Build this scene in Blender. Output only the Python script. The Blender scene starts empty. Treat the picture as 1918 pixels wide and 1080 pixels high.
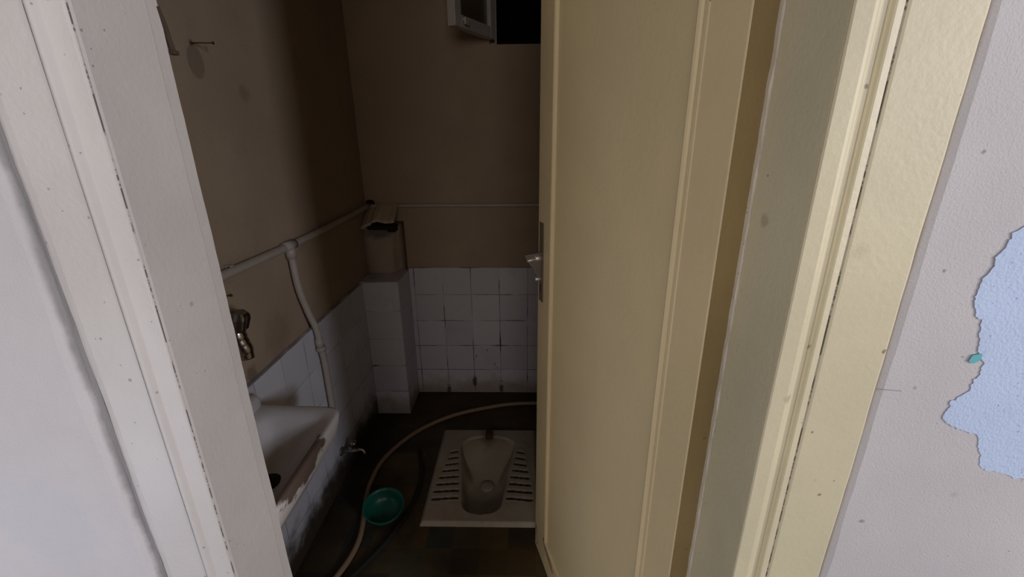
import bpy, bmesh, math, random
from mathutils import Vector, Matrix, noise
S = bpy.context.scene
COL = S.collection
random.seed(4)

# ------------------------------------------------------------------ camera
def unit(v):
    v = Vector(v); v.normalize(); return v
F_PX = 828.0
def pix(x, y): return unit((x - 959, y - 540, F_PX))
_down = pix(982, 2920); _fwd = pix(979, 252)
_fwd = unit(_fwd - _down * _fwd.dot(_down)); _right = _down.cross(_fwd)
R3 = Matrix((_right, _fwd, -_down))                 # camera (x right, y down, z ahead) -> world
CAM_Z = 1.404
cx_, cy_, cz_ = R3 @ Vector((1, 0, 0)), R3 @ Vector((0, -1, 0)), R3 @ Vector((0, 0, -1))
cam_data = bpy.data.cameras.new('camera'); cam = bpy.data.objects.new('camera', cam_data); COL.objects.link(cam)
m = Matrix((cx_, cy_, cz_)).transposed().to_4x4(); m.translation = (0, 0, CAM_Z)
cam.matrix_world = m
cam_data.sensor_width = 36; cam_data.lens = F_PX / 1918 * 36; cam_data.clip_start = .02
S.camera = cam

# ------------------------------------------------------------------ world, lights, exposure
w = bpy.data.worlds.new('world'); S.world = w; w.use_nodes = True
w.node_tree.nodes['Background'].inputs[0].default_value = (.80, .86, 1, 1)
w.node_tree.nodes['Background'].inputs[1].default_value = .07
def area(name, loc, target, size, sizey, power, color):
    d = bpy.data.lights.new(name, 'AREA'); d.shape = 'RECTANGLE'; d.size = size; d.size_y = sizey
    d.energy = power; d.color = color
    o = bpy.data.objects.new(name, d); COL.objects.link(o); o.location = loc
    o.rotation_euler = (Vector(target) - Vector(loc)).to_track_quat('-Z', 'Y').to_euler()
    return o
area('window_light_right', (2.4, -.60, 1.60), (-.4, .5, 1.15), .5, 1.3, 36, (1, .94, .91))
area('window_light_far_right', (2.6, -2.1, 1.9), (-.6, 1.2, 1.25), .32, .9, 46, (.78, .84, 1))
area('window_light_left', (-1.5, -1.5, 1.45), (.2, .6, 1.1), .8, 1.3, 23, (1, .92, .82))
area('fill_light_behind', (.12, -2.8, 1.95), (-.3, 1.6, .8), 1.3, .9, 18, (1, .90, .84))  # unseen fill behind the camera, added to brighten the room inside
area('low_window_light_left', (-1.35, -.45, .35), (-.6, .45, .75), .5, .5, 6, (.66, .75, 1))
S.view_settings.view_transform = 'Standard'; S.view_settings.look = 'None'
S.view_settings.exposure = -0.12; S.view_settings.gamma = 1; S.view_settings.use_curve_mapping = False

# ------------------------------------------------------------------ helpers
def setp(o, label=None, cat=None, group=None, kind=None):
    if label: o['label'] = label
    if cat: o['category'] = cat
    if group: o['group'] = group
    if kind: o['kind'] = kind
    return o
def mk(name, vf, mat, parent=None, smooth=False, loc=None):
    vs, fs = vf
    me = bpy.data.meshes.new(name); me.from_pydata([tuple(v) for v in vs], [], fs); me.validate()
    bm = bmesh.new(); bm.from_mesh(me); bmesh.ops.recalc_face_normals(bm, faces=bm.faces); bm.to_mesh(me); bm.free()
    me.materials.append(mat)
    if smooth:
        for p in me.polygons: p.use_smooth = True
    o = bpy.data.objects.new(name, me); COL.objects.link(o)
    if parent: o.parent = parent
    if loc: o.location = loc
    return o
def empty(name, loc=(0, 0, 0), rot=(0, 0, 0)):
    o = bpy.data.objects.new(name, None); COL.objects.link(o); o.location = loc; o.rotation_euler = rot
    o.empty_display_size = .05
    return o
def join(*parts):
    V, Fs = [], []
    for vs, fs in parts:
        n = len(V); V += [Vector(v) for v in vs]; Fs += [[i + n for i in f] for f in fs]
    return V, Fs
def box(x0, y0, z0, x1, y1, z1):
    vs = [(x, y, z) for x in (x0, x1) for y in (y0, y1) for z in (z0, z1)]
    return vs, [[0, 1, 3, 2], [4, 6, 7, 5], [0, 4, 5, 1], [2, 3, 7, 6], [0, 2, 6, 4], [1, 5, 7, 3]]
def bevel(vf, off=.003, seg=2):
    vs, fs = vf
    bm = bmesh.new(); bv = [bm.verts.new(v) for v in vs]
    for f in fs: bm.faces.new([bv[i] for i in f])
    bmesh.ops.recalc_face_normals(bm, faces=bm.faces)
    ed = [e for e in bm.edges if len(e.link_faces) == 2 and e.calc_face_angle(0) > .5]
    bmesh.ops.bevel(bm, geom=ed, offset=off, segments=seg, affect='EDGES', profile=.5)
    bm.verts.index_update()
    r = [v.co.copy() for v in bm.verts], [[v.index for v in f.verts] for f in bm.faces]
    bm.free(); return r
def extrude_plan(poly, z0, z1, n=1, jit=None):
    """vertical extrusion of a closed plan outline; jit(i, z) -> (dx, dy)"""
    V, Fs = [], []; k = len(poly)
    for j in range(n + 1):
        z = z0 + (z1 - z0) * j / n
        for i, (x, y) in enumerate(poly):
            dx, dy = jit(i, z) if jit else (0, 0)
            V.append((x + dx, y + dy, z))
    for j in range(n):
        for i in range(k):
            a, b = j * k + i, j * k + (i + 1) % k
            Fs.append([a, b, b + k, a + k])
    Fs.append(list(range(k))[::-1]); Fs.append([n * k + i for i in range(k)])
    return V, Fs
def ring_frame(path):
    fr = []; up = Vector((0, 0, 1)); prev = None
    for i, p in enumerate(path):
        t = (Vector(path[min(i + 1, len(path) - 1)]) - Vector(path[max(i - 1, 0)])).normalized()
        if prev is None:
            a = up if abs(t.z) < .9 else Vector((1, 0, 0))
            n = (a - t * a.dot(t)).normalized()
        else: n = (prev - t * prev.dot(t)).normalized()
        prev = n; fr.append((n, t.cross(n)))
    return fr
def tube(path, r, seg=16, cap=True):
    path = [Vector(p) for p in path]; fr = ring_frame(path); V, Fs = [], []
    rs = r if isinstance(r, (list, tuple)) else [r] * len(path)
    for p, (n, b), q in zip(path, fr, rs):
        for k in range(seg):
            a = 2 * math.pi * k / seg; V.append(p + (n * math.cos(a) + b * math.sin(a)) * q)
    for j in range(len(path) - 1):
        for k in range(seg):
            a, b2 = j * seg + k, j * seg + (k + 1) % seg
            Fs.append([a, b2, b2 + seg, a + seg])
    if cap: Fs.append(list(range(seg))[::-1]); Fs.append([(len(path) - 1) * seg + k for k in range(seg)])
    return V, Fs
def spline(pts, n=10):
    P = [Vector(p) for p in pts]; P = [P[0] * 2 - P[1]] + P + [P[-1] * 2 - P[-2]]; out = []
    for i in range(1, len(P) - 2):
        for k in range(n):
            t = k / n; a, b, c, d = P[i - 1:i + 3]
            out.append(.5 * ((2 * b) + (c - a) * t + (2 * a - 5 * b + 4 * c - d) * t * t + (3 * b - a - 3 * c + d) * t ** 3))
    out.append(P[-2]); return out
def lathe(prof, origin=(0, 0, 0), axis=(0, 0, 1), seg=32, flute=0, fl_n=6):
    """prof = [(r, h)]"""
    ax = unit(axis); a = Vector((0, 0, 1)) if abs(ax.z) < .9 else Vector((1, 0, 0))
    n = (a - ax * a.dot(ax)).normalized(); b = ax.cross(n); o = Vector(origin); V, Fs = [], []
    for r, h in prof:
        for k in range(seg):
            t = 2 * math.pi * k / seg; rr = max(r, 1e-5) * (1 - flute * (.5 + .5 * math.cos(fl_n * t)))
            V.append(o + ax * h + (n * math.cos(t) + b * math.sin(t)) * rr)
    for j in range(len(prof) - 1):
        for k in range(seg):
            p, q = j * seg + k, j * seg + (k + 1) % seg; Fs.append([p, q, q + seg, p + seg])
    if prof[0][0] > 1e-4: Fs.append(list(range(seg))[::-1])
    if prof[-1][0] > 1e-4: Fs.append([(len(prof) - 1) * seg + k for k in range(seg)])
    return V, Fs
def sphere(c, r, seg=20):
    return lathe([(r * math.sin(math.pi * i / 12), -r * math.cos(math.pi * i / 12)) for i in range(13)], c, seg=seg)
def nz(*a): return noise.noise(Vector(a))

# ------------------------------------------------------------------ materials
class NT:
    def __init__(s, name):
        s.m = bpy.data.materials.new(name); s.m.use_nodes = True; s.t = s.m.node_tree
        s.b = s.t.nodes['Principled BSDF']; s.pos = s.t.nodes.new('ShaderNodeNewGeometry').outputs['Position']
    def n(s, ty, **kw):
        x = s.t.nodes.new(ty)
        for k, v in kw.items(): setattr(x, k, v)
        return x
    def put(s, sock, v):
        if hasattr(v, 'links') or isinstance(v, bpy.types.NodeSocket): s.t.links.new(v, sock)
        else: sock.default_value = v
    def math(s, op, a, b=0.0, c=0.0, clamp=False):
        x = s.n('ShaderNodeMath', operation=op, use_clamp=clamp)
        for i, v in enumerate((a, b, c)): s.put(x.inputs[i], v)
        return x.outputs[0]
    def vmath(s, op, a, b=(0, 0, 0), scale=None):
        x = s.n('ShaderNodeVectorMath', operation=op); s.put(x.inputs[0], a); s.put(x.inputs[1], b)
        if scale is not None: s.put(x.inputs[3], scale)
        return x.outputs[1] if op in ('LENGTH', 'DISTANCE', 'DOT_PRODUCT') else x.outputs[0]
    def noise(s, scale, detail=4, rough=.55, vec=None, dist=0):
        x = s.n('ShaderNodeTexNoise'); s.put(x.inputs['Vector'], vec or s.pos)
        x.inputs['Scale'].default_value = scale; x.inputs['Detail'].default_value = detail
        x.inputs['Roughness'].default_value = rough; x.inputs['Distortion'].default_value = dist
        return x.outputs[0]
    def ss(s, v, a, b):                       # smoothstep
        x = s.n('ShaderNodeMapRange', interpolation_type='SMOOTHSTEP'); s.put(x.inputs[0], v)
        s.put(x.inputs[1], a); s.put(x.inputs[2], b); return x.outputs[0]
    def mix(s, f, a, b):
        x = s.n('ShaderNodeMix', data_type='RGBA'); s.put(x.inputs[0], f)
        s.put(x.inputs[6], a if not isinstance(a, tuple) else (*a[:3], 1)); s.put(x.inputs[7], b if not isinstance(b, tuple) else (*b[:3], 1))
        return x.outputs[2]
    def sep(s, v):
        x = s.n('ShaderNodeSeparateXYZ'); s.put(x.inputs[0], v); return x.outputs
    def comb(s, x_, y_, z_):
        x = s.n('ShaderNodeCombineXYZ')
        for i, v in enumerate((x_, y_, z_)): s.put(x.inputs[i], v)
        return x.outputs[0]
    def specks(s, scale, amount=.12, size=.45, off=0.0, stretch=(1, 1, 1)):
        v = s.n('ShaderNodeTexVoronoi'); vec = s.vmath('MULTIPLY', s.pos, stretch); vec = s.vmath('ADD', vec, (off, off * 1.7, off * .6))
        nn = s.noise(scale * 2.2, 2); vec = s.vmath('ADD', vec, s.vmath('SCALE', s.comb(nn, nn, nn), scale=.25 / scale))
        s.put(v.inputs['Vector'], vec); v.inputs['Scale'].default_value = scale
        c = s.sep(v.outputs['Color'])[0]
        th = s.math('MULTIPLY', s.math('SUBTRACT', c, 1 - amount), size / amount)
        return s.ss(s.math('SUBTRACT', th, v.outputs['Distance']), 0.0, .06)
    def blob(s, c, r, soft=.5, scale=(1, 1, 1), wob=.35, wscale=60):
        d = s.vmath('LENGTH', s.vmath('MULTIPLY', s.vmath('SUBTRACT', s.pos, c), tuple(1 / (r * k) for k in scale)))
        d = s.math('ADD', d, s.math('MULTIPLY', s.math('SUBTRACT', s.noise(wscale, 3), .5), wob * 2))
        return s.math('SUBTRACT', 1.0, s.ss(d, 1 - soft, 1.0 + .05))
    def bump(s, h, strength=.3, dist=.002):
        x = s.n('ShaderNodeBump'); x.inputs['Strength'].default_value = strength; x.inputs['Distance'].default_value = dist
        s.put(x.inputs['Height'], h); s.t.links.new(x.outputs[0], s.b.inputs['Normal'])
    def done(s, col, rough=.6, metal=0.0, spec=None):
        s.put(s.b.inputs['Base Color'], col if not isinstance(col, tuple) else (*col[:3], 1)); s.put(s.b.inputs['Roughness'], rough)
        s.b.inputs['Metallic'].default_value = metal
        if spec is not None: s.b.inputs['Specular IOR Level'].default_value = spec
        return s.m
def paint(name, base, var=.06, speck=((45, .05, .20),), dark=(.12, .10, .08), rough=.5, bump=.25, bscale=180, spots=(), tint=None, tscale=3, stripes=()):
    s = NT(name)
    n1 = s.noise(tscale, 5); lo = tuple(c * (1 - var * 2) for c in base); hi = tuple(min(1, c * (1 + var)) for c in base)
    if tint: lo = tint
    col = s.mix(s.ss(n1, .3, .7), lo, hi)
    for i, (sc, am, sz) in enumerate(speck): col = s.mix(s.math('MULTIPLY', s.specks(sc, am, sz, i * 3.1), .75), col, dark)
    for (c, r, color, st, kw) in spots: col = s.mix(s.math('MULTIPLY', s.blob(c, r, **kw), st), col, color)
    px_ = s.sep(s.pos)[0]
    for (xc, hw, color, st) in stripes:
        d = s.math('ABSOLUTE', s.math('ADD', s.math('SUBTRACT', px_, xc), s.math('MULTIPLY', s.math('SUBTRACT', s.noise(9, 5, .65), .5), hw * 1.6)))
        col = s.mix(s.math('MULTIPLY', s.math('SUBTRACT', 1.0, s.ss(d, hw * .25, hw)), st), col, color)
    h = s.math('ADD', s.noise(bscale, 3), s.math('MULTIPLY', s.noise(14, 4), 1.6)); s.bump(h, bump, .0015)
    return s.done(col, rough)
def simple(name, col, rough=.5, metal=0.0, var=.12, sc=30, bump=.15):
    s = NT(name); n1 = s.noise(sc, 4)
    c = s.mix(n1, tuple(k * (1 - var) for k in col), tuple(min(1, k * (1 + var)) for k in col))
    s.bump(s.noise(sc * 6, 2), bump, .0006); return s.done(c, rough, metal)

SM = dict(soft=.6, wob=.5, wscale=50)
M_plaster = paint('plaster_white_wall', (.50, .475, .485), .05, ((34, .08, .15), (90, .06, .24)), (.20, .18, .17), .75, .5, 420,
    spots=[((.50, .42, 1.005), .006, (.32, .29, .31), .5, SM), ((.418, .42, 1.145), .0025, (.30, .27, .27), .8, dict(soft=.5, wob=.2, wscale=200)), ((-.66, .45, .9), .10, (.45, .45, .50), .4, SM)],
    stripes=((-.524, .012, (.22, .205, .205), .9), (.3795, .004, (.33, .29, .30), .6)))  # last stripe paints the soft shadow along the right casing edge
M_frameL = paint('frame_paint_cool_lit', (.505, .472, .455), .05, ((20, .06, .10), (60, .10, .18), (150, .06, .3)), (.22, .20, .19), .5, .3, 160,  # cream frame paint with the cooler left-hand light put into its colour
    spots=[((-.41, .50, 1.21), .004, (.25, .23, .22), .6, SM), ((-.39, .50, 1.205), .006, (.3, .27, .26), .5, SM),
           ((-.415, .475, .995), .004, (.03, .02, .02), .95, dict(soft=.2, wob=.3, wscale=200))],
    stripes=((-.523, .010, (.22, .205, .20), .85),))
M_frameR = paint('frame_paint_cream', (.59, .525, .36), .06, ((26, .08, .16), (80, .10, .22)), (.16, .11, .06), .5, .3, 160,
    spots=[((.29, .42, 1.13), .008, (.30, .22, .14), .55, dict(soft=.7, wob=.5, wscale=120)), ((.27, .50, 1.31), .012, (.30, .24, .15), .45, SM),
           ((.325, .42, 1.295), .008, (.36, .32, .22), .3, dict(soft=.5, wob=1.6, wscale=900))])
M_door = paint('door_paint_cream', (.59, .475, .28), .05, ((20, .07, .10), (34, .05, .13)), (.10, .06, .02), .42, .3, 90, tscale=1.6)
M_rebate = paint('ochre_brown_shaded', (.27, .195, .085), .08, ((60, .1, .25),), (.12, .08, .04), .5, .3, 200)  # brown edge paint, darkened to carry the shade of the hinge gap
M_strip = paint('stop_strip_paint', (.60, .54, .44), .06, ((60, .1, .2), (140, .1, .25)), (.20, .15, .10), .5, .4, 200)
def crack_mat():
    s = NT('paint_crack'); z = s.sep(s.pos)[2]
    v = s.comb(0.0, 0.0, z); a = s.noise(22, 5, .7, vec=v); k = s.ss(a, .47, .53)
    col = s.mix(k, (.44, .41, .37), (.10, .085, .075)); return s.done(col, .8)
M_crack = crack_mat()

def plaster_in():
    s = NT('plaster_beige_interior')
    n = s.noise(2.6, 5); col = s.mix(s.ss(n, .3, .75), (.36, .26, .175), (.42, .31, .21))
    col = s.mix(s.math('MULTIPLY', s.ss(s.noise(9, 5, .7), .55, .8), .35), col, (.25, .18, .12))
    # the oval stain and grime on the left wall, damp dirt near the tap
    d = s.vmath('LENGTH', s.vmath('MULTIPLY', s.vmath('SUBTRACT', s.pos, (-.79, 1.172, 1.577)), (4, 1 / .031, 1 / .040)))
    col = s.mix(s.math('MULTIPLY', s.math('SUBTRACT', 1, s.ss(d, .85, 1.0)), .7), col, (.20, .15, .11))
    for c, r, st in (((-.79, 1.35, 1.52), .03, .35), ((-.79, 1.12, .75), .035, .6), ((-.79, 1.28, .80), .10, .25), ((-.79, 1.17, 1.617), .010, .9), ((-.63, 2.13, .97), .06, .5)):
        col = s.mix(s.math('MULTIPLY', s.blob(c, r, **SM), st), col, (.12, .085, .06))
    s.bump(s.math('ADD', s.noise(120, 3), s.math('MULTIPLY', s.noise(10, 4), 2.0)), .35, .002)
    return s.done(col, .8)
M_in = plaster_in()

def tiles(name, ax, off, zoff, vert=True):
    s = NT(name); p = s.sep(s.pos); T = .15
    u = s.math('DIVIDE', s.math('SUBTRACT', p[ax], off), T); v = s.math('DIVIDE', s.math('SUBTRACT', p[2], zoff), T)
    def line(c, wd):
        f = s.math('ABSOLUTE', s.math('SUBTRACT', s.math('FRACT', s.math('ADD', c, 1000.5)), .5)); return s.math('SUBTRACT', 1.0, s.ss(f, s.math('MULTIPLY', wd, .5), wd))
    wn = s.math('ADD', .010, s.math('MULTIPLY', s.ss(s.noise(5, 3), .45, .7), .024))
    g = line(v, wn)
    if vert: g = s.math('MAXIMUM', g, line(u, wn))
    cell = s.n('ShaderNodeTexWhiteNoise', noise_dimensions='2D'); s.put(cell.inputs['Vector'], s.comb(s.math('FLOOR', u), s.math('FLOOR', v), 0.0))
    cv = cell.outputs['Value']
    base = s.mix(cv, (.60, .565, .60), (.68, .65, .68)); base = s.mix(s.math('MULTIPLY', s.ss(s.noise(7, 4), .5, .8), .25), base, (.40, .35, .33))
    low = s.math('SUBTRACT', 1.0, s.ss(p[2], .15, .5))
    gd = s.math('MULTIPLY', g, s.math('ADD', s.math('MULTIPLY', s.ss(s.noise(6.5, 3), .40, .56), .75), s.math('MULTIPLY', low, .35)), clamp=True)
    if ax == 1: gd = s.math('MULTIPLY', gd, .65)
    col = s.mix(gd, base, (.04, .03, .03))
    # grime where the tiles meet the wet floor
    h = s.math('ADD', p[2], s.math('MULTIPLY', s.math('SUBTRACT', s.noise(9, 5, .65), .5), .22))
    tan_ = s.math('SUBTRACT', 1.0, s.ss(h, .02, .13)); col = s.mix(s.math('MULTIPLY', tan_, .7), col, (.26, .19, .12))
    if ax == 1:
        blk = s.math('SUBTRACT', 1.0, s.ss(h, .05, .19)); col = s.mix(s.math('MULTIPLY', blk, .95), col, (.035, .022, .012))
        col = s.mix(s.math('MULTIPLY', s.blob((-.772, 1.505, .06), .05, soft=.4, scale=(1, .55, 1.3), wob=.2), .8), col, (.05, .035, .02))
    else:
        for x, z in ((-.275, .07), (-.125, .03), (-.425, .02)):
            col = s.mix(s.math('MULTIPLY', s.blob((x, 2.22, z), .03, soft=.5, scale=(.55, 1, 1.6), wob=.8, wscale=40), .85), col, (.05, .035, .02))
        for x, z in ((-.16, .185), (-.262, .235), (-.20, .27), (-.15, .16)):
            col = s.mix(s.math('MULTIPLY', s.blob((x, 2.22, z), .011, soft=.2, scale=(1, 1, 1.4), wob=.9, wscale=90), .9), col, (.04, .03, .025))
    s.bump(s.math('MULTIPLY', g, -1.0), .5, .0015)
    return s.done(col, .28)
M_tileB = tiles('white_tile_back', 0, -.125, 0.0)
M_tileL = tiles('white_tile_left', 1, 1.09, -.012)
M_tileP = tiles('white_tile_pillar', 0, -.79, -.011, vert=False)

def floor_mat():
    s = NT('floor_dark_tile'); p = s.sep(s.pos)
    u = s.math('DIVIDE', s.math('ADD', p[0], .055), .10); v = s.math('DIVIDE', s.math('ADD', p[1], .01), .10)
    wn = s.n('ShaderNodeTexWhiteNoise', noise_dimensions='2D'); s.put(wn.inputs['Vector'], s.comb(s.math('FLOOR', u), s.math('FLOOR', v), 0.0))
    c = wn.outputs['Color']; c = s.sep(c)
    col = s.mix(c[0], (.050, .034, .018), (.115, .075, .030)); col = s.mix(s.math('MULTIPLY', s.ss(c[1], .5, 1), .7), col, (.035, .045, .034))
    col = s.mix(s.math('MULTIPLY', s.ss(s.noise(5, 5, .6), .42, .68), .7), col, (.022, .017, .012))
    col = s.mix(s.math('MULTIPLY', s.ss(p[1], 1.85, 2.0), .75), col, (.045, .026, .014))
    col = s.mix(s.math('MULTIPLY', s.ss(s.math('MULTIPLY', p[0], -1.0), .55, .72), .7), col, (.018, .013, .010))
    s.bump(s.noise(60, 4), .3, .002)
    return s.done(col, s.math('ADD', .35, s.math('MULTIPLY', s.noise(8, 3), .4)), spec=.3)
M_floor = floor_mat()
def pan_mat():
    s = NT('stained_ceramic'); p = s.sep(s.pos)
    col = s.mix(s.ss(s.noise(7, 5, .6), .35, .7), (.34, .285, .215), (.43, .37, .29))
    col = s.mix(s.math('MULTIPLY', s.blob((-.17, 1.80, .02), .075, soft=.9, wob=.3, wscale=20, scale=(.7, 1, 1)), .8), col, (.16, .085, .025))
    col = s.mix(s.math('MULTIPLY', s.ss(p[1], 1.66, 1.86), .3), col, (.24, .20, .13))
    dk = s.math('SUBTRACT', 1.0, s.ss(p[2], .0, .022)); side = s.ss(s.math('ABSOLUTE', s.math('ADD', p[0], .165)), .16, .17)
    col = s.mix(s.math('MULTIPLY', s.ss(s.noise(14, 4), .5, .7), .35), col, (.17, .12, .07))
    a = s.n('ShaderNodeAttribute', attribute_name='slot'); col = s.mix(a.outputs['Fac'], col, (.045, .03, .018))
    s.bump(s.noise(80, 2), .1, .001)
    return s.done(col, s.math('ADD', .45, s.math('MULTIPLY', a.outputs['Fac'], .5)), spec=.35)
M_pan = pan_mat()
def sink_mat():
    s = NT('sink_ceramic'); p = s.sep(s.pos)
    col = s.mix(s.noise(6, 4), (.52, .48, .47), (.58, .54, .53))
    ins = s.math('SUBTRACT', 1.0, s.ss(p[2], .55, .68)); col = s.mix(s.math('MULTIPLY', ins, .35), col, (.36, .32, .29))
    b = s.blob((-.525, .815, .685), .125, soft=.15, scale=(.36, 1, .36), wob=.6, wscale=30)
    col = s.mix(s.math('MULTIPLY', b, .95), col, (.10, .062, .045))
    return s.done(col, .3)
M_sink = sink_mat()
M_pipe = simple('white_pipe_paint', (.43, .365, .30), .5)
M_chrome = simple('worn_chrome', (.30, .26, .22), .22, 1.0)
M_steel = simple('dull_steel', (.20, .18, .16), .5, .7)
M_zinc = simple('pale_metal_pin', (.62, .57, .52), .35, .6)
M_plate = simple('dull_brass_plate', (.20, .16, .10), .5, .5)
M_rust = simple('rusty_iron', (.06, .035, .022), .8, .3, .4)
M_black = simple('black_void', (.004, .003, .003), 1.0)
M_dark = simple('dark_rubber', (.010, .009, .008), .85)
M_hose = simple('dirty_beige_hose', (.28, .19, .115), .5)
M_green = simple('green_plastic', (.007, .10, .064), .35, 0, .1, 12, .05)
M_wood = simple('bare_worn_wood', (.24, .16, .09), .8, 0, .35, 60, .5)
M_blue = paint('pale_blue_underpaint', (.47, .56, .76), .05, ((70, .12, .16), (130, .25, .22), (220, .2, .3)), (.30, .31, .42), .8, .8, 300)
M_teal = simple('teal_paint', (.10, .38, .42), .7)
M_sash = paint('sash_paint_white', (.50, .45, .40), .08, (), rough=.5)
M_broken = paint('broken_plaster', (.52, .40, .29), .12, (), rough=.9, bump=.8, bscale=60)
M_chase = paint('patched_plaster', (.46, .36, .275), .1, (), rough=.9, bump=.7, bscale=60, spots=[((-.71, 2.13, .955), .05, (.12, .11, .08), .85, dict(soft=.7, wob=.6, wscale=30, scale=(2, 1.2, .9)))])
M_gap = simple('dark_cavity', (.02, .014, .01), 1.0)
g = NT('window_glass'); g.b.inputs['Transmission Weight'].default_value = 1.0; M_glass = g.done((.55, .55, .5), .25)

# ------------------------------------------------------------------ setting: shell
LW, TL, BW, RW, CE = -.79, -.772, 2.22, .50, 2.75
def FY(x): return .4245 + (.27 - x) * .0375          # outer face of the doorway wall
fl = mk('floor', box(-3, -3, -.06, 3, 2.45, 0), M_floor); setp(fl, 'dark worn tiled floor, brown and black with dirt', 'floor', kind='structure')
ce = mk('ceiling', box(-.95, .6, CE, .66, 2.36, CE + .1), M_in); setp(ce, 'beige ceiling above the small toilet room', 'ceiling', kind='structure')
wl = mk('wall_left', box(LW - .14, .59, 0, LW, 2.36, CE), M_in)
setp(wl, 'beige plaster side wall above white tiles, behind the sink', 'wall', kind='structure')
setp(mk('trim_5', bevel(box(LW, .59, 0, TL, BW, .738), .003), M_tileL), 'white tiled lower band of the side wall behind the basin', 'tiles', kind='structure')
WX0, WX1, WZ0, WZ1 = -.148, .26, 1.785, 2.42
wb = mk('wall_back', join(box(LW, BW, 0, WX0, BW + .14, CE), box(WX1, BW, 0, RW, BW + .14, CE), box(WX0, BW, 0, WX1, BW + .14, WZ0), box(WX0, BW, WZ1, WX1, BW + .14, CE)), M_in)
setp(wb, 'brown beige far wall with pipe and white tiles below', 'wall', kind='structure')
setp(mk('trim_6', bevel(box(-.60, BW - .010, 0, RW, BW, .750), .003), M_tileB), 'white tiled lower band of the far wall behind the squat toilet', 'tiles', kind='structure')
wr = mk('wall_right', box(RW, .62, 0, RW + .14, 2.36, CE), M_in); setp(wr, 'plaster side wall hidden behind the open door', 'wall', kind='structure')

# tiled corner boxing with the plastered chase above it
wc = mk('trim_3', bevel(box(LW, 2.0, 0, -.600, BW, .742), .004), M_tileP)
setp(wc, 'white tiled corner boxing rising from the floor in the far left corner', 'corner boxing', kind='structure')
def chase():
    poly = [(-.79, 2.135), (-.75, 2.130), (-.700, 2.128), (-.678, 2.131), (-.661, 2.138), (-.650, 2.150), (-.643, 2.168), (-.630, 2.190), (-.605, 2.22), (-.79, 2.22)]
    V, Fs = extrude_plan(poly, .742, .965, 12, lambda i, z: ((nz(i * 3, z * 9, 1)) * .012, nz(i, z * 8, 5) * .012) if 0 < i < 8 else (0, 0))
    k = len(poly)
    for i in range(k):          # ragged broken top
        V[12 * k + i] = (V[12 * k + i][0], V[12 * k + i][1], .965 + (.03 if i in (0, 9, 8) else nz(i * 5, 2, 2) * .03))
    return V, Fs
mk('plaster_chase', chase(), M_chase, wc, True)
def slab():
    N = 14; V = []; Fs = []
    for s_, dz in ((0, 0), (1, .014)):
        for i in range(N + 1):
            t = i / N; x = -.785 + .165 * t
            yf = 2.105 + .012 * nz(t * 6, 1, 1); zf = .985 + .035 * t + .012 * math.sin(t * 5) + .008 * nz(t * 9, 4, 2) - (.012 if t < .3 else 0)
            V.append((x, yf, zf + dz)); V.append((x, 2.21, zf + .065 + dz))
    n = (N + 1) * 2
    for i in range(N):
        a = i * 2; Fs.append([a, a + 1, a + 3, a + 2]); Fs.append([a + n, a + 2 + n, a + 3 + n, a + 1 + n])
        Fs.append([a, a + 2, a + 2 + n, a + n]); Fs.append([a + 1, a + 1 + n, a + 3 + n, a + 3])
    Fs.append([0, n, n + 1, 1]); Fs.append([2 * N, 2 * N + 1, 2 * N + 1 + n, 2 * N + n])
    return V, Fs
mk('broken_plaster_slab', slab(), M_broken, wc)
mk('dark_cavity', box(-.785, 2.135, .955, -.63, 2.215, .985), M_gap, wc)
mk('wall_hole', lathe([(.026, 0), (.022, .004), (0.0, .005)], (-.765, 2.2185, 1.083), (0, -1, 0), 9, .25, 3), M_gap, wc)
wind = mk('window_1', join(box(WX0, BW + .05, WZ0, WX0 + .03, BW + .09, WZ1), box(WX1 - .03, BW + .05, WZ0, WX1, BW + .09, WZ1), box(WX0, BW + .05, WZ1 - .03, WX1, BW + .09, WZ1)), M_sash)
setp(wind, 'small high window opening to darkness beside the door', 'window', kind='structure')
mk('dark_shaft', join(box(WX0 - .3, BW + .6, 1.3, WX1 + .3, BW + .62, 3), box(WX0 - .3, BW + .14, 1.3, WX0 - .28, BW + .6, 3), box(WX1 + .28, BW + .14, 1.3, WX1 + .3, BW + .6, 3),
    box(WX0 - .3, BW + .14, 1.28, WX1 + .3, BW + .6, 1.3), box(WX0 - .3, BW + .14, 3, WX1 + .3, BW + .6, 3.02)), M_black, wind)
# the sash standing open into the room
a = Vector((WX0 + .012, BW - .012, 0)); dirv = unit((-.43, -.90, 0)); ang = math.atan2(dirv.y, dirv.x)
sash = empty('casement_sash', (a.x, a.y, 1.80), (0, 0, ang)); sash.parent = wind
L = .315
mk('sash_frame', join(bevel(box(0, -.018, 0, .04, .018, .60), .003), bevel(box(L - .045, -.018, .0, L, .018, .60), .003), bevel(box(.04, -.018, 0, L - .045, .018, .045), .003), bevel(box(.04, -.018, .56, L - .045, .018, .60), .003)), M_sash, sash)
mk('sash_pane', box(.035, -.003, .04, L - .04, .001, .565), M_glass, sash)
mk('sash_latch', join(tube([(L - .06, .017, .03), (L - .06, .032, .03)], .006, 10), bevel(box(L - .075, .028, .010, L - .045, .036, .035), .003)), M_sash, sash)

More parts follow.
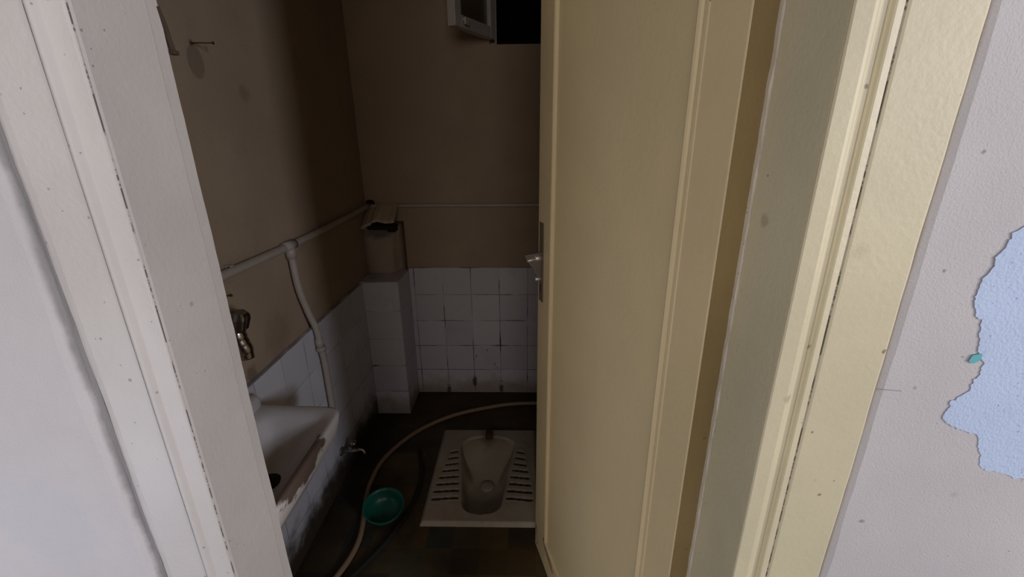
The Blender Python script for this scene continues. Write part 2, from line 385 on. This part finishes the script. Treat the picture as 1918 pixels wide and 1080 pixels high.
# ------------------------------------------------------------------ setting: doorway wall and its frame
H_TOP = 2.16
def wavy(amp, sc, seed): return lambda z: nz(seed, z * sc, .3) * amp + nz(seed + 4, z * sc * 5, .7) * amp * .35
jl, jr = wavy(.006, 6, 1), wavy(.003, 7, 9)
xl, xr = -.5205, .3775
polyL = [(-3, FY(-3) + .004), (xl - .022, FY(xl) - .0005), (xl - .016, FY(xl) + .0005), (xl - .010, FY(xl) + .003), (xl - .005, FY(xl) + .0065), (xl - .001, FY(xl) + .0075), (xl, .60), (-3, .60)]
polyR = [(3, FY(3) - .001), (3, .62), (xr, .62), (xr + .0005, FY(xr) + .010), (xr + .0035, FY(xr) + .004), (xr + .009, FY(xr) + .001)]
VL = extrude_plan(polyL, 0, CE, 160, lambda i, z: (jl(z), 0) if i in (1, 2) else ((jl(z) * .6, nz(3, z * 12, 2) * .002) if i in (3, 4) else (0, 0)))
VR = extrude_plan(polyR, 0, CE, 160, lambda i, z: (jr(z), nz(3, z * 9, 2) * .001) if i in (5,) else ((jr(z) * .6, 0) if i == 4 else (0, 0)))
top = box(xl, FY(0) + .01, H_TOP + .06, xr, .60, CE)
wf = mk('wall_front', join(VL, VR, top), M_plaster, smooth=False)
setp(wf, 'grey white plaster wall around the doorway, with a peeled patch', 'wall', kind='structure')
def patch(pts, y0, mat, name, parent, depth=.0005, sub=14, amp=.004):
    """jagged flat area of bared coat on the wall face; pts are (x, z)"""
    P = []
    for i, (x, z) in enumerate(pts):
        x2, z2 = pts[(i + 1) % len(pts)]
        for k in range(sub):
            t = k / sub; px, pz = x + (x2 - x) * t, z + (z2 - z) * t
            P.append((px + (nz(px * 70, pz * 70, 1) + .6 * nz(px * 260, pz * 260, 3)) * amp, pz + (nz(px * 70, pz * 70, 7) + .6 * nz(px * 260, pz * 260, 9)) * amp))
    n = len(P); V = [(x, y0(x), z) for x, z in P] + [(x, y0(x) - depth, z) for x, z in P]
    Fs = [list(range(n)), [n + i for i in range(n)][::-1]] + [[i, (i + 1) % n, n + (i + 1) % n, n + i] for i in range(n)]
    return mk(name, (V, Fs), mat, parent)
yw = lambda x: FY(x) - .0002 if False else .4245 + (.27 - x) * .0375 + .0008
pp = [(.466, 1.312), (.458, 1.281), (.452, 1.248), (.460, 1.225), (.470, 1.208), (.474, 1.185), (.484, 1.171), (.482, 1.156), (.478, 1.140), (.466, 1.125), (.462, 1.106), (.474, 1.096), (.486, 1.089), (.504, 1.083), (.514, 1.065), (.522, 1.045), (.530, 1.035), (.568, 1.028), (.66, 1.05), (.68, 1.2), (.62, 1.35), (.52, 1.36)]
patch([(x * .985, 1.404 + (z - 1.404) * .985) for x, z in pp], yw, M_blue, 'peeled_patch', wf)
patch([(.462, 1.186), (.470, 1.188), (.472, 1.180), (.466, 1.176), (.460, 1.180)], lambda x: yw(x) - .0009, M_teal, 'teal_paint_spot', wf, .0003, 4, .002)
def hair(pts, y0, r=.00025): return tube(spline([(x, y0(x) - .0002, z) for x, z in pts], 5), r, 5)
M_hair = simple('hairline_crack', (.28, .24, .22), .9)
ch = mk('hairline_crack', join(hair([(.372, 1.140), (.380, 1.142), (.393, 1.142), (.405, 1.141)], yw), hair([(.548, 1.035), (.558, 1.033), (.575, 1.028)], yw)), M_hair, wf)

# left frame: post with rebate, crack, bead strip, flat casing
tl = empty('trim_1'); setp(tl, 'pale grey white door frame and casing on the left of the doorway', 'door frame', kind='structure')
fx = lambda x, d=0: (x, FY(x) + d)
je = wavy(.0012, 9, 20)
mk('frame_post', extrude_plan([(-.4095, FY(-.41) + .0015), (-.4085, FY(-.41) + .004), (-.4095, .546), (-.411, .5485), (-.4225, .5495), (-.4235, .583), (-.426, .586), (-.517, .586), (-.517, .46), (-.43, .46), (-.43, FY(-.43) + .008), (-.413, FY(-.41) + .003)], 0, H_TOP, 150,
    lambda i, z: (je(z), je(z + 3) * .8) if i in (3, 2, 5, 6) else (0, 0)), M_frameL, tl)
mk('crack_line', extrude_plan([(-.4115, FY(-.4125) + .0012), (-.4115, FY(-.4125) + .006), (-.4103, FY(-.41) + .006), (-.4103, FY(-.41) + .0012)], 0, H_TOP, 120, lambda i, z: (je(z * 2) * .5, 0)), M_crack, tl)
mk('bead_moulding', extrude_plan([(-.4505, FY(-.45) + .006), (-.4505, FY(-.45) + .001), (-.4490, FY(-.45) - .0022), (-.4455, FY(-.45) - .0035), (-.4415, FY(-.45) - .0022), (-.4395, FY(-.44) + .0010), (-.4370, FY(-.44) + .0018), (-.4150, FY(-.41) + .0008), (-.4115, FY(-.41) + .0010), (-.4115, FY(-.41) + .006)], 0, H_TOP, 100,
    lambda i, z: (nz(i, z * 4, 3) * .0009, nz(i, z * 7, 8) * .0006)), M_frameL, tl, True)
mk('crack_line', extrude_plan([(-.4515, FY(-.45) + .0006), (-.4515, FY(-.45) + .006), (-.4500, FY(-.45) + .006), (-.4500, FY(-.45) + .0006)], 0, H_TOP, 120, lambda i, z: (je(z * 2 + 5) * .5, 0)), M_crack, tl)
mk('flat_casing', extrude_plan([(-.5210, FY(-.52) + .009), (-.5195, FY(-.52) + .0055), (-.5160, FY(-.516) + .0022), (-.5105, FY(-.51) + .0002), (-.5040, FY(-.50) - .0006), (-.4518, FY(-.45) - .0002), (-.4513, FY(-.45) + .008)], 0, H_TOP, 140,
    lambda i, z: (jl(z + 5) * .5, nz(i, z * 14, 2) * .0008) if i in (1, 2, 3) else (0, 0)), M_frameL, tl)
# right frame
tr = empty('trim_2'); setp(tr, 'cream painted door frame and casing on the right of the doorway', 'door frame', kind='structure')
mk('frame_post', extrude_plan([(.2700, FY(.27) + .002), (.2720, .5325), (.277, .5335), (.277, .552), (.318, .553), (.320, .612), (.374, .612), (.374, .455), (.30, .455), (.30, FY(.3) + .012), (.2735, FY(.27) + .004)], 0, H_TOP, 60), M_frameR, tr)
mk('hinge_rebate', box(.3165, .5545, 0, .3190, .611, H_TOP), M_rebate, tr)  # added strip, coloured dark for the shade in the rebate
mk('stop_strip', extrude_plan([(.2724, .5348), (.2714, .5375), (.2716, .5515), (.2738, .5550), (.2770, .5555), (.2770, .5345)], 0, H_TOP, 170, lambda i, z: (nz(i, z * 30, 1) * .0014, nz(i, z * 22, 6) * .0022) if i < 4 else (0, 0)), M_strip, tr)
mk('cove_moulding', extrude_plan([(.2712, FY(.27) + .008), (.2704, FY(.27) - .0005), (.2716, FY(.27) - .0022), (.2860, FY(.29) - .0030), (.2895, FY(.29) - .0018), (.2925, FY(.29) + .0012), (.2960, FY(.30) + .0032), (.3015, FY(.30) + .0040), (.3030, FY(.30) + .0030), (.3036, FY(.30) - .0002), (.3050, FY(.305) - .0008), (.3118, FY(.31) + .0004), (.3125, FY(.31) + .0015), (.3125, FY(.31) + .008)], 0, H_TOP, 120,
    lambda i, z: (nz(i * 2, z * 5, 3) * .0006, nz(i * 2, z * 6, 8) * .0005)), M_frameR, tr)
mk('crack_line', extrude_plan([(.3124, FY(.31) + .0010), (.3124, FY(.31) + .006), (.3138, FY(.31) + .006), (.3138, FY(.31) + .0008)], 0, H_TOP, 120, lambda i, z: (je(z * 2 + 9) * .35, 0)), M_crack, tr)
mk('flat_casing', extrude_plan([(.3134, FY(.31) + .010), (.3136, FY(.31) - .0002), (.3155, FY(.31) - .0012), (.3735, FY(.37) - .0022), (.3760, FY(.376) - .0008), (.3772, FY(.377) + .010)], 0, H_TOP, 120,
    lambda i, z: (jr(z + 5) * .5, 0) if i in (3, 4, 5) else (0, 0)), M_frameR, tr)
tt = mk('trim_4', join(box(-.43, FY(-.43) + .003, H_TOP - .07, .30, .586, H_TOP), box(-.51, FY(-.5) - .002, H_TOP, .38, .60, H_TOP + .075)), M_frameR)
setp(tt, 'cream head board of the door frame above the doorway', 'door frame', kind='structure')
# rusty keeper on the left post
kp = mk('iron_keeper', join(tube(spline([(-.4255, .583, 1.548), (-.4235, .586, 1.53), (-.4225, .587, 1.515), (-.4215, .588, 1.502)], 6), .0032, 8), bevel(box(-.4245, .583, 1.4985, -.4165, .592, 1.5035), .001)), M_rust, tl)

# ------------------------------------------------------------------ the door
HNG, W_D = Vector((.2400, .5365, 0)), .705
dd = unit((-.279, .96, 0)); door = empty('door_1', HNG, (0, 0, math.atan2(dd.y, dd.x)))
setp(door, 'cream painted wooden door standing open into the toilet room', 'door', kind='structure')
X0, X1, Z0, Z1, ZB = W_D - .112, W_D - .609, .135, 2.0, .005   # inner edges of the bead frame (free side, hinge side, bottom, top)
X0 = W_D - .118; X1 = .070 + .026
def stile_shape():
    a, b, c, d = .026, .026, .026, .026
    return join(bevel(box(0, -.04, ZB, X1 - .002, 0, 2.08), .0025), bevel(box(X0 + .002, -.04, ZB, W_D, 0, 2.08), .0035, 3), bevel(box(X1 - .004, -.0395, ZB, X0 + .004, -.0004, Z0 - .002), .002), bevel(box(X1 - .004, -.0395, Z1 + .002, X0 + .004, -.0004, 2.08), .002))
mk('door_frame_boards', stile_shape(), M_door, door)
mk('door_panel', box(X1 - .01, -.034, Z0 - .01, X0 + .01, -.0045, Z1 + .01), M_door, door)
def bead_frame(x0, x1, z0, z1):
    prof = [(.0, -.0040), (.0008, -.0062), (.0020, -.0045), (.0030, .0005), (.0060, .0035), (.0095, .0045), (.0130, .0030), (.0150, -.0005), (.0160, -.0018), (.0172, .0005), (.0195, .0014), (.0245, .0012), (.0262, .0003), (.0270, -.0030)]
    V, Fs = [], []; k = len(prof)
    for cx, cz, sx, sz in ((x1, z0, 1, 1), (x0, z0, -1, 1), (x0, z1, -1, -1), (x1, z1, 1, -1)):   # prof 0 lies on the panel side
        for o, h in prof:
            q = .027 - o; V.append((cx + sx * (q - .027) , h, cz + sz * (q - .027)))
    for c in range(4):
        for i in range(k - 1):
            a, b = c * k + i, ((c + 1) % 4) * k + i; Fs.append([a, a + 1, b + 1, b])
    return V, Fs
mk('bead_moulding', bead_frame(X0, X1, Z0, Z1), M_door, door, False)
def worn():
    pts = [(W_D - .088, .128), (W_D - .098, .134), (W_D - .112, .120), (W_D - .130, .112), (W_D - .150, .108), (W_D - .170, .100), (W_D - .190, .085), (W_D - .175, .080), (W_D - .155, .088), (W_D - .135, .090), (W_D - .115, .098), (W_D - .096, .110)]
    return pts
def flat_patch(pts, y, th, sub=5, amp=.003):
    P = []
    for i, (x, z) in enumerate(pts):
        x2, z2 = pts[(i + 1) % len(pts)]
        for k in range(sub):
            t = k / sub; px, pz = x + (x2 - x) * t, z + (z2 - z) * t
            P.append((px + nz(px * 90, pz * 90, 1) * amp, pz + nz(px * 90, pz * 90, 7) * amp))
    n = len(P); V = [(x, y, z) for x, z in P] + [(x, y + th, z) for x, z in P]
    return V, [list(range(n)), [n + i for i in range(n)][::-1]] + [[i, (i + 1) % n, n + (i + 1) % n, n + i] for i in range(n)]
mk('worn_wood_patch', join(flat_patch(worn(), -.002, .0045), flat_patch([(W_D - .02, .06), (W_D - .004, .09), (W_D - .003, .12), (W_D - .018, .10), (W_D - .03, .03), (W_D - .02, .02)], -.001, .0018)), M_wood, door)
mk('hinge_edge', box(-.0008, -.0385, .006, .0010, -.0012, 2.078), M_rebate, door)  # thin brown facing, its dark colour includes the edge's shade
mk('lock_plate', bevel(box(W_D - .050, 0, .955, W_D - .016, .0022, 1.18), .001), M_plate, door)
mk('keyhole', box(W_D - .035, .0018, .985, W_D - .030, .0028, 1.005), M_black, door)
hd = mk('door_handle', join(tube([(W_D - .033, .001, 1.082), (W_D - .033, .020, 1.082)], .0085, 14), tube([(W_D - .033, .018, 1.080), (W_D - .033, .042, 1.076)], .0045, 12)), M_zinc, door, True)
def bracket():
    t0, t1 = W_D - .034, W_D - .028
    pts = [(.001, 1.098), (.050, 1.093), (.046, 1.083), (.012, 1.028), (.001, 1.024)]
    n = len(pts); V = [(t0, y, z) for y, z in pts] + [(t1, y, z) for y, z in pts]
    return bevel((V, [list(range(n)), [n + i for i in range(n)][::-1]] + [[i, (i + 1) % n, n + (i + 1) % n, n + i] for i in range(n)]), .001)
mk('handle_bracket', bracket(), M_steel, door)
mk('lower_pin', tube([(W_D - .033, .001, 1.022), (W_D - .033, .019, 1.022)], .0055, 12), M_zinc, door, True)

# ------------------------------------------------------------------ pipes
pr = .0125
pL = empty('supply_pipe', (LW, 1.4, 1.065)); setp(pL, 'pale water pipe along the left wall with a branch dropping behind the basin', 'pipe')
def loc(pts, o): return [Vector(p) - Vector(o) for p in pts]
o0 = (LW, 1.4, 1.065); px = LW + pr * 1.3 + .001
mk('main_run', tube(loc(spline([(px, .60, 1.070), (px, .85, 1.069), (px, 1.06, 1.068), (px, 1.41, 1.063), (px, 1.8, 1.065), (px, 2.215, 1.074)], 8), o0), pr), M_pipe, pL, True)
mk('drop_branch', tube(loc(spline([(px, 1.411, 1.065), (px, 1.413, 1.02), (px + .001, 1.420, .911), (px + .006, 1.447, .81), (px + .018, 1.462, .735), (px + .019, 1.468, .66), (px + .020, 1.478, .58), (px + .020, 1.480, .3)], 8), o0), pr * .92), M_pipe, pL, True)
mk('tee_fitting', join(tube(loc([(px, 1.378, 1.0635), (px, 1.442, 1.0635)], o0), pr * 1.28), tube(loc([(px, 1.411, 1.06), (px, 1.412, 1.020)], o0), pr * 1.28)), M_pipe, pL, True)
mk('coupling', join(tube(loc([(px + .019, 1.463, .700), (px + .019, 1.466, .665)], o0), pr * 1.1), tube(loc([(px + .020, 1.466, .664), (px + .020, 1.468, .652)], o0), pr * 1.4)), M_pipe, pL, True)
mk('pipe_clip', join(bevel(box(LW - o0[0] + .0005, 1.100 - 1.4, .018, LW - o0[0] + .028, 1.108 - 1.4, .020), .0005), tube([(x, 1.104 - 1.4, z) for x, z in [(.003, .012), (.008, .019), (.0170, .018), (.0245, .010), (.0295, .002)]], .0016, 6)), M_pipe, pL)
pB = mk('supply_pipe', tube([(x - .2, y - BW, z - 1.073) for x, y, z in spline([(-.775, BW - .010, 1.072), (-.5, BW - .0105, 1.074), (-.1, BW - .010, 1.073), (.3, BW - .010, 1.075), (.495, BW - .010, 1.075)], 8)], .0095), M_pipe, None, True, (.2, BW, 1.073))
setp(pB, 'thin pale pipe running level across the far wall', 'pipe')

# ------------------------------------------------------------------ wash basin
def basin():
    XF, XB, YN, YF, ZT = -.500, -.772, .56, 1.052, .690
    def loop(x0, x1, y0, y1, z, e, n=72, dzb=0.0):
        cx, cy, a, b = (x0 + x1) / 2, (y0 + y1) / 2, (x1 - x0) / 2, (y1 - y0) / 2; out = []
        for k in range(n):
            t = 2 * math.pi * k / n; c, s_ = math.cos(t), math.sin(t)
            x = cx + a * math.copysign(abs(c) ** (2 / e), c); y = cy + b * math.copysign(abs(s_) ** (2 / e), s_)
            out.append((x, y, z + dzb * (cx + a - x) / (2 * a)))
        return out
    L_ = [loop(XB + .002, XF - .12, YN + .16, YF - .16, ZT - .19, 4), loop(XB, XF - .06, YN + .07, YF - .07, ZT - .145, 5),
          loop(XB, XF - .016, YN + .02, YF - .020, ZT - .068, 9), loop(XB, XF - .008, YN + .010, YF - .010, ZT - .058, 10), loop(XB, XF - .001, YN, YF, ZT - .010, 10, dzb=.004),
          loop(XB, XF - .0045, YN + .004, YF - .004, ZT - .001, 10, dzb=.006), loop(XB + .001, XF - .010, YN + .010, YF - .010, ZT, 10, dzb=.008), loop(XB + .055, XF - .018, YN + .030, YF - .030, ZT - .001, 5, dzb=.004),
          loop(XB + .062, XF - .024, YN + .040, YF - .042, ZT - .010, 4.5), loop(XB + .070, XF - .040, YN + .060, YF - .066, ZT - .045, 3.8), loop(XB + .085, XF - .075, YN + .10, YF - .10, ZT - .090, 3),
          loop(XB + .105, XF - .110, YN + .16, YF - .15, ZT - .112, 2.4), loop(XB + .125, XF - .125, YN + .23, YF - .22, ZT - .118, 2)]
    V, Fs = [], []; n = 72
    for l in L_: V += l
    for j in range(len(L_) - 1):
        for k in range(n):
            a, b = j * n + k, j * n + (k + 1) % n; Fs.append([a, b, b + n, a + n])
    Fs.append(list(range(n))[::-1]); Fs.append([(len(L_) - 1) * n + k for k in range(n)])
    return V, Fs
sk = empty('wash_basin', (LW, .8, .50)); setp(sk, 'white ceramic wash basin with a brown chipped front rim, on the left wall', 'sink')
def rel(vf, o): return [Vector(v) - Vector(o) for v in vf[0]], vf[1]
so = (LW, .8, .50)
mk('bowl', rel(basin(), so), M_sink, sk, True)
mk('upstand', rel(bevel(box(TL - .001, .60, .680, TL + .042, 1.055, .730), .018, 4), so), M_sink, sk, True)
mk('drain_plug', rel(lathe([(.030, 0), (.030, .006), (.022, .010), (.006, .012), (.006, .024), (0.0, .026)], (-.645, .885, .573)), so), M_dark, sk, True)

# wall tap above the basin
tp = empty('wall_tap', (LW, 1.0, .94)); setp(tp, 'chrome wall tap with faceted handle and short spout above the wash basin', 'tap')
to = (LW, 1.0, .94)
mk('wall_flange', rel(lathe([(.030, 0), (.030, .004), (.020, .010), (.014, .012)], (LW, 1.000, .925), (1, 0, 0)), to), M_chrome, tp, True)
mk('body', rel(join(tube([(LW, 1.000, .925), (-.750, 1.000, .926), (-.722, 1.002, .930)], [.013, .014, .018], 20), lathe([(.019, -.01), (.021, .012), (.018, .020), (.018, .028)], (-.722, 1.002, .918), (0, .06, 1))), to), M_chrome, tp, True)
mk('spout', rel(tube(spline([(-.724, 1.002, .925), (-.718, 1.003, .908), (-.712, 1.004, .890), (-.711, 1.004, .866)], 6), [.020] * 8 + [.0185] * 6 + [.0165] * 5, 20), to), M_chrome, tp, True)
mk('handle', rel(lathe([(.021, 0), (.0215, .003), (.026, .008), (.0290, .034), (.0275, .044), (.022, .050), (0.0, .052)], (-.722, 1.003, .944), (.22, .08, 1), 48, .12, 6), to), M_chrome, tp)
# small bidet tap with round knob low on the tiles
vt = empty('angle_valve', (TL, 1.55, .12)); setp(vt, 'small chrome stop valve with round knob low on the wall tiles', 'valve')
vo = (TL, 1.55, .12)
mk('body', rel(join(lathe([(.020, 0), (.019, .004), (.012, .007)], (TL, 1.53, .140), (1, 0, 0), 20), tube([(TL, 1.53, .140), (-.735, 1.535, .140), (-.700, 1.540, .140)], [.009, .010, .008], 14), tube([(-.735, 1.535, .14), (-.735, 1.538, .158)], .008, 12)), vo), M_steel, vt, True)
mk('knob', rel(sphere((-.722, 1.545, .168), .0155), vo), M_chrome, vt, True)
mk('spout', rel(tube(spline([(-.705, 1.540, .142), (-.690, 1.540, .142), (-.680, 1.540, .135), (-.676, 1.540, .122)], 6), .0045, 10), vo), M_zinc, vt, True)

# ------------------------------------------------------------------ nails
def nail(loc_, d, ln, r, label):
    e = mk('nail', join(tube([Vector((0, 0, 0)), Vector(d) * ln], r, 8), lathe([(r * 2.4, -.002), (r * 2.6, .0005), (0.0, .002)], Vector(d) * ln, d, 12)), M_rust, None, True, loc_)
    setp(e, label, 'nail')
nail((LW, 1.168, 1.617), unit((1, .10, .0)), .052, .0014, 'long rusty nail sticking out of the left wall above an oval stain')
nail((LW, 1.085, 1.005), unit((1, .1, .15)), .016, .0016, 'short rusty nail in the left wall between the pipe and the tap')

# ------------------------------------------------------------------ squat toilet
def squat():
    PX, PY, ZT, HW, LN = -.165, 1.283, .018, .228, .570; st = .003
    nx, ny = int(2 * HW / st), int(LN / st); V, Fs, A = [], [], []
    def sm(a, b, t):
        t = min(1, max(0, (t - a) / (b - a))); return t * t * (3 - 2 * t)
    for j in range(ny + 1):
        v = LN * j / ny
        for i in range(nx + 1):
            u = -HW + 2 * HW * i / nx; au = abs(u); h = 0.0; slot = 0
            # trough
            if v < .13: w_ = .086 * (1 - max(0, (.13 - v) / .085) ** 2.6) ** (1 / 2.6) if v > .045 else 0
            else: w_ = .086 + (.131 - .086) * min(1, (v - .13) / .31)
            if v > .43: w_ = .131 * (1 - min(1, (v - .43) / .085) ** 3) ** .5
            if w_ > 0:
                din = w_ - au
                deep = -.075 if v < .27 else -.075 + .066 * sm(.27, .51, v)
                lim = w_ - .026 if v < .20 else (w_ - .026) + (.050 - (w_ - .026)) * sm(.20, .28, v)
                if v > .28: lim = .050 + .066 * sm(.28, .44, v)
                h = deep * sm(0, max(.012, w_ - lim), din)
            # raised rounded rim and foot rests
            edge = min(HW - au, v, LN - v); h += -.010 * (1 - sm(0, .012, edge)) if w_ <= 0 or au > w_ else 0
            if v > .03 and w_ <= 0 or au > w_: pass
            wi = max(w_, .088) + .010
            slx = .207 - .035 * sm(.12, .42, v)
            if wi < au < slx + .006 and .11 < v < .425:
                q = (v - .008 * sm(wi, slx, au) * -1 - .125) / .0395; f = abs(q - round(q)) * .0395
                endf = min(1, (slx - au) / .006 if au > slx - .006 else 1) if au < slx else 0
                if -.3 < q < 7.4 and f < .0078 and endf > 0:
                    d = math.cos(f / .0078 * math.pi / 2) * endf; h -= .009 * d; slot = min(1, d * 2.2)
                else: h += .0015
            # shallow dish in front corners
            A.append(slot); V.append((u, v, ZT + h))
    for j in range(ny):
        for i in range(nx):
            a = j * (nx + 1) + i; Fs.append([a, a + 1, a + nx + 2, a + nx + 1])
    # skirt down to the floor
    b = [i for i in range(nx + 1)] + [j * (nx + 1) + nx for j in range(1, ny + 1)] + [ny * (nx + 1) + i for i in range(nx - 1, -1, -1)] + [j * (nx + 1) for j in range(ny - 1, 0, -1)]
    n0 = len(V); V += [(V[i][0], V[i][1], 0.0) for i in b]; A += [0] * len(b)
    for k in range(len(b)):
        k2 = (k + 1) % len(b); Fs.append([b[k], n0 + k, n0 + k2, b[k2]])
    return V, Fs, A, (PX, PY, 0)
V, Fs, A, po = squat()
SQZ = 0.0
tq = empty('squat_toilet', po); setp(tq, 'stained white ceramic squat toilet pan with ribbed foot rests set in the floor', 'toilet')
pan = mk('pan', (V, Fs), M_pan, tq, True)
at = pan.data.attributes.new('slot', 'FLOAT', 'POINT'); at.data.foreach_set('value', A)
mk('drain_cover', lathe([(.031, -.004), (.031, .004), (.027, .008), (.012, .010), (0.0, .010)], (.008, .262, -.056)), M_pan, tq, True)
mk('flush_inlet', join(lathe([(.018, 0), (.018, .012), (.012, .016), (.0, .012)], (0, .515, .010), (0, -.7, .7), 20), bevel(box(-.018, .515, .010, .018, .545, .030), .005)), M_rust, tq, True)
# the pan is sunk: cut its outline out of the floor mesh by rebuilding the floor around it
me = fl.data; bx0, bx1, by0, by1 = po[0] - .20, po[0] + .20, po[1] + .03, po[1] + .54
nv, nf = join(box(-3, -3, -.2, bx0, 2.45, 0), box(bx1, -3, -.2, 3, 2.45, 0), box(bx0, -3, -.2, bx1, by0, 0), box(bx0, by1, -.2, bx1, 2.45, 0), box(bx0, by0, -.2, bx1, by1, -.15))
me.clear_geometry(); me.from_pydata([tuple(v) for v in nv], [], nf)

# ------------------------------------------------------------------ hoses and bowl
hz = .010
hs = mk('hose', tube(spline([(.10, 2.09, hz), (-.02, 2.085, hz), (-.144, 2.061, hz), (-.364, 1.975, hz), (-.53, 1.836, hz), (-.633, 1.65, hz), (-.650, 1.50, hz), (-.635, 1.385, hz), (-.610, 1.28, hz), (-.600, 1.20, hz), (-.610, 1.12, hz), (-.640, 1.03, hz), (-.68, .93, hz), (-.70, .84, hz)], 8), .0095, 12), M_hose, None, True)
setp(hs, 'long dirty beige hose curving over the floor past the green bowl', 'hose')
hb = mk('hose', tube(spline([(-.485, 1.69, hz), (-.465, 1.63, hz), (-.437, 1.526, hz), (-.440, 1.40, hz), (-.462, 1.30, hz), (-.500, 1.20, hz), (-.555, 1.10, hz), (-.62, 1.00, hz), (-.655, .90, hz)], 8), .0095, 12), M_dark, None, True)
setp(hb, 'dark rubber hose on the floor between the green bowl and the squat toilet', 'hose')
bo = (-.540, 1.330, .0085)
bw = lambda r, h: (r, h)
bp = [(.0, .002), (.040, .0), (.048, .004), (.063, .022), (.071, .044), (.073, .052), (.078, .054), (.079, .057), (.077, .058), (.071, .056), (.068, .044), (.060, .024), (.046, .008), (.0, .006)]
bl = mk('plastic_bowl', lathe(bp, (0, 0, 0), (0, 0, 1), 56), M_green, None, True, bo)
setp(bl, 'round green plastic bowl on the dark floor next to the beige hose', 'bowl')
bl.rotation_euler = (math.radians(10), math.radians(4), 0)
